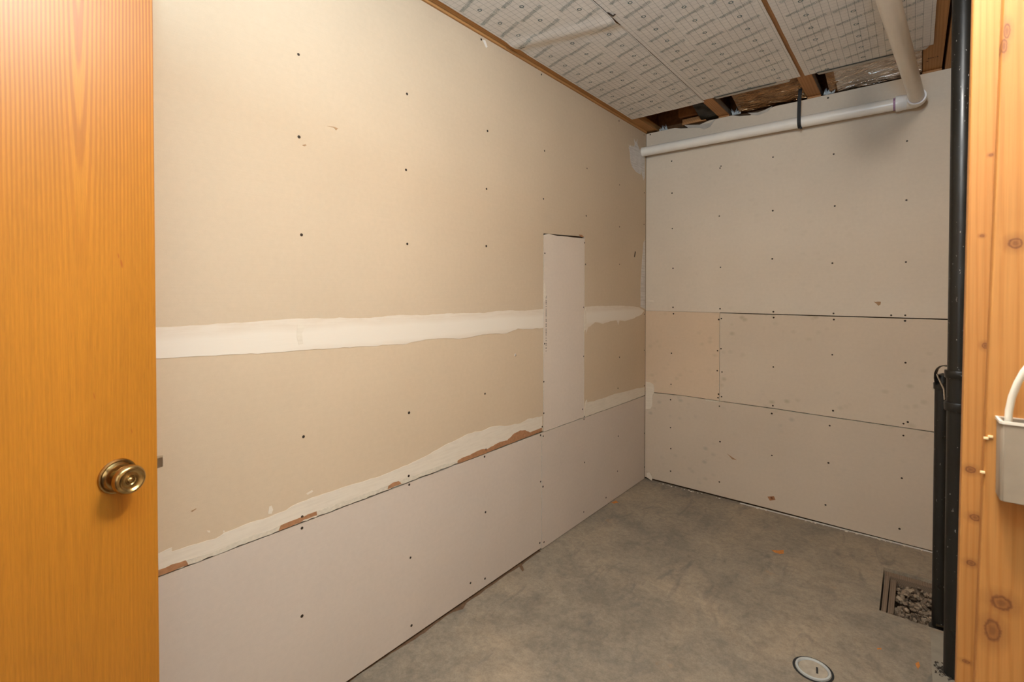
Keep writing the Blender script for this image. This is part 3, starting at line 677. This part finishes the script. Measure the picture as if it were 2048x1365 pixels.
# stamp on the joist by the black pipe
def text(name, body, size, loc, rot, mt, parent):
    cu = bpy.data.curves.new(name, 'FONT'); cu.body = body; cu.size = size; cu.extrude = .0002; cu.align_x = 'LEFT'
    o = bpy.data.objects.new(name, cu); COL.objects.link(o); o.location = loc; o.rotation_euler = rot
    dg = bpy.context.evaluated_depsgraph_get(); me = bpy.data.meshes.new_from_object(o.evaluated_get(dg))
    mw = o.rotation_euler.to_matrix().to_4x4(); mw.translation = Vector(loc); bpy.data.objects.remove(o)
    me.transform(mw); me.materials.clear(); return link(name, me, mt, parent)
# seen from below: reading left to right along +x, flipped about x
text('stamp', '20414', .016, (1.468, -.150, 2.3921), (math.pi, 0, 0), m_ink, ce)
text('stamp', '-8', .013, (1.462, -.118, 2.3921), (math.pi, 0, 0), m_ink, ce)
# ------------------------------------------------------------------ right side: stud wall end, plates, the neighbour's sheet behind
wr = box('wall_right', (1.612, -2.04, 0), (1.70, .0, 2.392), m_up); tag(wr, 'drywall behind the open stud wall at the right', kind='structure')
box('top_plate', (1.536, -2.04, 2.3785), (1.612, -.001, 2.3925), m_joist2, wr)
box('top_plate', (1.536, -2.04, 2.3925), (1.75, .12, 2.43), m_joist2, wr)
def stud(name, xa, xb, xr, y0, y1, mt):
    # xa at the top, xb at the foot: the stud leans a little
    def xat(z): return xa[0]+(xb[0]-xa[0])*(xa[1]-z)/(xa[1]-xb[1])
    bm = bmesh.new(); v = []
    for z in (0.0, 2.3785):
        v.append([bm.verts.new(p) for p in ((xat(z), y0, z), (xr, y0, z), (xr, y1, z), (xat(z), y1, z))])
    bm.faces.new(v[0][::-1]); bm.faces.new(v[1])
    for i in range(4): bm.faces.new((v[0][i], v[0][(i+1) % 4], v[1][(i+1) % 4], v[1][i]))
    bmesh.ops.recalc_face_normals(bm, faces=bm.faces)
    es = [e for e in bm.edges if abs(e.verts[0].co.z-e.verts[1].co.z) > 1]
    bmesh.ops.bevel(bm, geom=es, offset=.0028, segments=4, affect='EDGES', profile=.5)
    o = frombm(name, bm, mt, wr); bevel_auto(o, 60); return o
a, c = BW((2007, 0), YF), BW((1950, 1365), YF)
stud('stud', (a.x, a.z), (c.x, c.z), 1.66, YF, YF+.034, m_studf)
a, c = BW((1946.5, 0), YR), BW((1912.5, 1365), YR)
stud('stud', (a.x, a.z), (c.x, c.z), 1.608, YR, YR+.0385, m_studr)
# rest of the room behind the camera
o = box('wall_front', (-.12, -3.87, 0), (.40, -3.75, 2.645), m_up); tag(o, 'drywall wall on the hinge side of the doorway', kind='structure')
o = box('wall_front', (1.26, -3.87, 0), (2.75, -3.75, 2.645), m_up); tag(o, 'drywall wall behind the camera', kind='structure')
o = box('trim_1', (.40, -3.87, 2.06), (1.26, -3.75, 2.645), m_up); tag(o, 'drywall over the doorway', kind='structure')
o = box('wall_side', (2.65, -3.75, 0), (2.75, -1.9, 2.645), m_up); tag(o, 'drywall side wall beyond the stud wall', kind='structure')
o = box('wall_return', (1.70, -2.0, 0), (2.65, -1.9, 2.645), m_up); tag(o, 'short drywall return beside the stud wall', kind='structure')
sd_ = sheetmesh('facing_sheet', 1.53, 1.95, -2.1, -3.68, m_face, ce, None, 4); se_ = sheetmesh('facing_sheet', 1.96, 2.64, -2.1, -3.68, m_face, ce, None, 5)
# ------------------------------------------------------------------ door
PHI = math.radians(13.5); ED = Vector((.2435, -2.8825, 0))
door = empty('door_1', ED); door.rotation_euler.z = PHI; tag(door, 'open orange oak veneer door at the left', kind='structure')
# door frame: local y runs along the leaf towards its free edge, local x is the face normal
RY = Matrix.Rotation(0, 4, 'Z')
leaf = bpy.data.objects.new('door_leaf', None)
bm = bmesh.new(); addbox(bm, (-.762, 0, .012), (0, .035, 2.044), 0, .0012)
leaf = frombm('door_leaf', bm, m_oak); leaf.parent = door; leaf.rotation_euler.z = math.pi/2; leaf['label'] = 'orange oak veneer leaf'
KZ = .9405
knob = empty('doorknob', (-.070, 0, KZ)); knob.parent = leaf; knob['label'] = 'round antique brass knob'
# leaf local: x = -(distance from free edge), face at y=0 looking to -y
lathe('rosette', [(-.0005, .0325), (.002, .0325), (.004, .0315), (.0048, .0295), (.0042, .0270), (.0060, .0255), (.0095, .0235), (.0105, .020), (.0108, .012)], O, (0, -1, 0), m_brass, knob, 48, False)
lathe('knob_grip', [(.010, .0115), (.022, .0115), (.026, .0135), (.029, .0200), (.031, .0245), (.034, .0262), (.039, .0268), (.044, .0262), (.047, .0245), (.0485, .0225), (.0490, .0205), (.0482, .0190), (.0462, .0175), (.0452, .0150), (.0450, .0125), (.0458, .0105), (.0460, .0088), (.0450, .0074), (.0452, .0062), (.0478, .0050), (.0492, .0030), (.0496, 0)], O, (0, -1, 0), m_brass, knob, 48, False)
lt = prism('latch_bolt', [Vector((-.002, .002, KZ+.011)), Vector((.012, .003, KZ+.011)), Vector((.017, .011, KZ+.011)), Vector((.017, .018, KZ+.011)), Vector((-.002, .018, KZ+.011))], (0, 0, -.020), m_steel, leaf)
lt['label'] = 'bright metal latch bolt'
# ------------------------------------------------------------------ white drain pipe under the ceiling
dp = empty('drain_pipe', (.7, -.052, 2.243)); tag(dp, 'white plastic drain pipe crossing the back wall and turning towards the camera', 'pipe')
YP = -.056; zA, zB = 2.243, 2.238
def pz(x): return zA+(zB-zA)*x/1.4
keep(tube('pipe', [(x, YP, pz(x)) for x in (-.008, .3, .7, 1.0, 1.39)], .0302, m_pvc, None, 32), dp)
E0 = Vector((1.436, YP, 2.232)); P2_ = CAM+ray(1777, 0)*1.55; D2 = (P2_-E0).normalized()
far = E0+D2*3.5
keep(tube('pipe', [E0+D2*.05, E0+D2*.8, E0+D2*1.60, E0+D2*1.66+Vector((0, 0, .012)), E0+D2*1.70+Vector((0, 0, .06)), E0+D2*1.70+Vector((0, 0, .145))], .0302, m_pvc, None, 32), dp)
# elbow: swept bend between the two hubs
bend = []
A0 = Vector((1.392, YP, pz(1.392))); A1 = E0; A2 = E0+D2*.048
for i in range(13):
    t = i/12; bend.append(A0*(1-t)**2+A1*2*t*(1-t)+A2*t*t)
keep(tube('elbow', bend, .0345, m_pvc, None, 28), dp)
keep(lathe('hub', [(0, .0303), (0, .0372), (.001, .0380), (.020, .0380), (.022, .0368), (.040, .0362), (.044, .0345)], (1.350, YP, pz(1.36)), (1, 0, 0), m_pvc2, None, 36, False), dp)
keep(lathe('hub', [(0, .0303), (0, .0368), (.0015, .0380), (.020, .0380), (.022, .0360), (.050, .0345)], E0+D2*.082, -D2, m_pvc2, None, 36, False), dp)
keep(lathe('primer_stain', [(0, .0304), (.0005, .0307), (.008, .0307), (.0085, .0304)], (1.3405, YP, pz(1.34)), (1, 0, 0), m_purple, None, 32, False), dp)
keep(lathe('primer_stain', [(0, .0304), (.0005, .0307), (.003, .0307), (.0035, .0304)], E0+D2*.0825, D2, m_purple, None, 32, False), dp)
# red mark on the near pipe's side
pm = E0+D2*.62; sd = D2.cross(Vector((0, 0, 1))).normalized()
if sd.dot(RT) > 0: sd = -sd
keep(prism('red_mark', [pm+sd*.0304+D2*q+Vector((0, 0, w)) for q, w in ((0, -.004), (.02, -.007), (.055, -.001), (.03, .003))], sd*-.001, m_red), dp)
# strap
st = empty('pipe_strap', (.935, -.03, 2.25)); tag(st, 'black plastic hanger strap holding the white pipe under the second joist', 'strap')
def ribbon(name, path, w, wd, t, mt, parent=None):
    bm = bmesh.new(); wd = Vector(wd).normalized(); rows = []
    path = [Vector(p) for p in path]
    for i, p in enumerate(path):
        tg = (path[min(i+1, len(path)-1)]-path[max(i-1, 0)]).normalized(); nn = tg.cross(wd).normalized()*t*.5
        rows.append([bm.verts.new(p+wd*a*w*.5+nn*c) for a, c in ((-1, -1), (1, -1), (1, 1), (-1, 1))])
    for a, c in zip(rows, rows[1:]):
        for k in range(4): bm.faces.new((a[k], a[(k+1) % 4], c[(k+1) % 4], c[k]))
    bm.faces.new(rows[0]); bm.faces.new(rows[-1][::-1])
    return frombm(name, bm, mt, parent)
xst = .930; zc = pz(xst); rs = .0318
path = [(xst+.008, YP-rs, 2.440), (xst+.002, YP-rs-.001, 2.36), (xst, YP-rs, zc+.02)]+[(xst, YP-rs*math.cos(a), zc-rs*math.sin(a)) for a in [i*math.pi/10 for i in range(11)]]+[(xst, YP+rs, zc+.04)]
keep(ribbon('strap_band', path, .0180, (1, 0, 0), .002, m_dark), st)
keep(box('strap_tail', (xst+.002, YP-.020, zc-rs-.0085), (xst+.0125, YP-.004, zc-rs-.001), m_dark, None, .001), st)
# ------------------------------------------------------------------ black vent pipes
bp = empty('black_vent_pipe', (1.5485, -.985, 0)); tag(bp, 'tall black plastic pipe running floor to ceiling beside the stud', 'pipe')
lathe('pipe', [(-.03, .0302), (2.5, .0302)], O, (0, 0, 1), m_abs, bp, 40)
for (z0, z1) in ((1.004, 1.030), (.895, .924)):
    lathe('collar', [(z0, .0303), (z0+.001, .0362), (z0+.003, .0372), (z1-.0025, .0376), (z1, .0366), (z1, .0303)], O, (0, 0, 1), m_abs, bp, 40, False)
lathe('fitting_body', [(.915, .0318), (1.01, .0318)], O, (0, 0, 1), m_abs, bp, 40, False)
bs = empty('black_stub_pipe', (1.519, -.676, 0)); tag(bs, 'shorter thinner black pipe rising from the gravel pit', 'pipe')
lathe('pipe', [(-.08, .0240), (.93, .0240), (.955, .0228), (.972, .018), (.980, .0)], O, (0, 0, 1), m_abs, bs, 32, False)
lathe('collar', [(.916, .0241), (.917, .0275), (.940, .0280), (.943, .0241)], O, (0, 0, 1), m_abs, bs, 32, False)
lathe('base_hub', [(-.05, .0241), (-.05, .031), (-.012, .032), (-.010, .0241)], O, (0, 0, 1), m_abs, bs, 32, False)
# strap looped from the stub pipe to the tall pipe
sp2 = empty('loop_strap', (1.52, -.72, .98)); tag(sp2, 'black strap looped between the stub pipe and the tall black pipe', 'strap')
def SP(px, py, y): return BW((px, py), y)
lp = [SP(1873, 770, -.69), SP(1871, 756, -.70), SP(1871.5, 746, -.71), SP(1875, 738, -.73), SP(1881, 733, -.76), SP(1889, 731.5, -.80), SP(1900, 733, -.87)]
keep(ribbon('strap_band', lp, .030, (.25, .96, 0), .0035, m_abs), sp2)
lp = [SP(1873.5, 748, -.715), SP(1877, 757, -.72), SP(1882, 768, -.74), SP(1887.5, 779, -.78), SP(1889, 800, -.83)]
keep(ribbon('strap_tail', lp, .010, (.25, .96, 0), .0025, m_box), sp2)
# ------------------------------------------------------------------ junction box and its cable on the near stud
jb = empty('junction_box', (1.58, YF-.035, 1.03)); tag(jb, 'grey plastic junction box screwed to the near stud', 'box')
x0 = BW((1991, 900), YF).x+.0005; zt = BW((1992, 832), YF).z; zb = BW((1990, 985), YF).z
bm = bmesh.new(); D_ = .042; w = .075; t = .0028
outer = [(x0, YF-.0005), (x0+.001, YF-D_+.004), (x0+.004, YF-D_), (x0+w, YF-D_), (x0+w+.003, YF-D_+.004), (x0+w+.004, YF-.0005)]
vs = [[bm.verts.new((a, c, z)) for a, c in outer] for z in (zb, zt)]
cxm, cym = x0+w/2, YF-D_/2
inn = [[bm.verts.new((cxm+(a-cxm)*.90, cym+(c-cym)*.84, z)) for a, c in outer] for z in (zt, zb+.004)]
k = len(outer)
for i in range(k):
    j = (i+1) % k
    bm.faces.new((vs[0][i], vs[0][j], vs[1][j], vs[1][i])); bm.faces.new((vs[1][i], vs[1][j], inn[0][j], inn[0][i])); bm.faces.new((inn[0][i], inn[0][j], inn[1][j], inn[1][i]))
bm.faces.new(vs[0][::-1]); bm.faces.new(inn[1])
o = frombm('box_shell', bm, m_box); bevel_auto(o, 50); bv = o.modifiers.new('b', 'BEVEL'); bv.width = .0011; bv.segments = 2; keep(o, jb)
bm = bmesh.new()
rim = [(a+(-.0016 if a < cxm else .0016), c-(.0016 if c < cym else 0)) for a, c in outer]
a_ = [bm.verts.new((a, c, zt+.0002)) for a, c in rim]; b_ = [bm.verts.new((a, c, zt-.004)) for a, c in rim]
c_ = [bm.verts.new((cxm+(a-cxm)*.93, cym+(c-cym)*.88, zt+.0002)) for a, c in rim]
for i in range(k):
    j = (i+1) % k; bm.faces.new((a_[i], a_[j], c_[j], c_[i])); bm.faces.new((a_[i], b_[i], b_[j], a_[j]))
keep(frombm('rim', bm, flat('pale_box_rim', (.70, .62, .50), .5)), jb)
pth = [BW((2016, 880), YF-.018), BW((2016, 850), YF-.018), BW((2018, 822), YF-.020), BW((2024, 795), YF-.024), BW((2035, 767), YF-.028), BW((2048, 744), YF-.032), BW((2066, 722), YF-.034), BW((2100, 700), YF-.036), BW((2160, 690), YF-.03)]
cb = tube('electrical_cable', pth, .0046, m_cable, None, 14); tag(cb, 'white electrical cable entering the top of the junction box', 'cable')
# staples/chips on the stud edge
for k, (px, py) in enumerate(((1972, 877), (1965, 945), (1981, 874))):
    p = BW((px, py), YF-.001); keep_ = box('wood_splinter', (p.x-.003, YF-.0025, p.z-.0018), (p.x+.003, YF+.001, p.z+.0018), flat('pale_splinter', (.85, .62, .32), .6), wr, .0008)
bpy.context.view_layer.update()
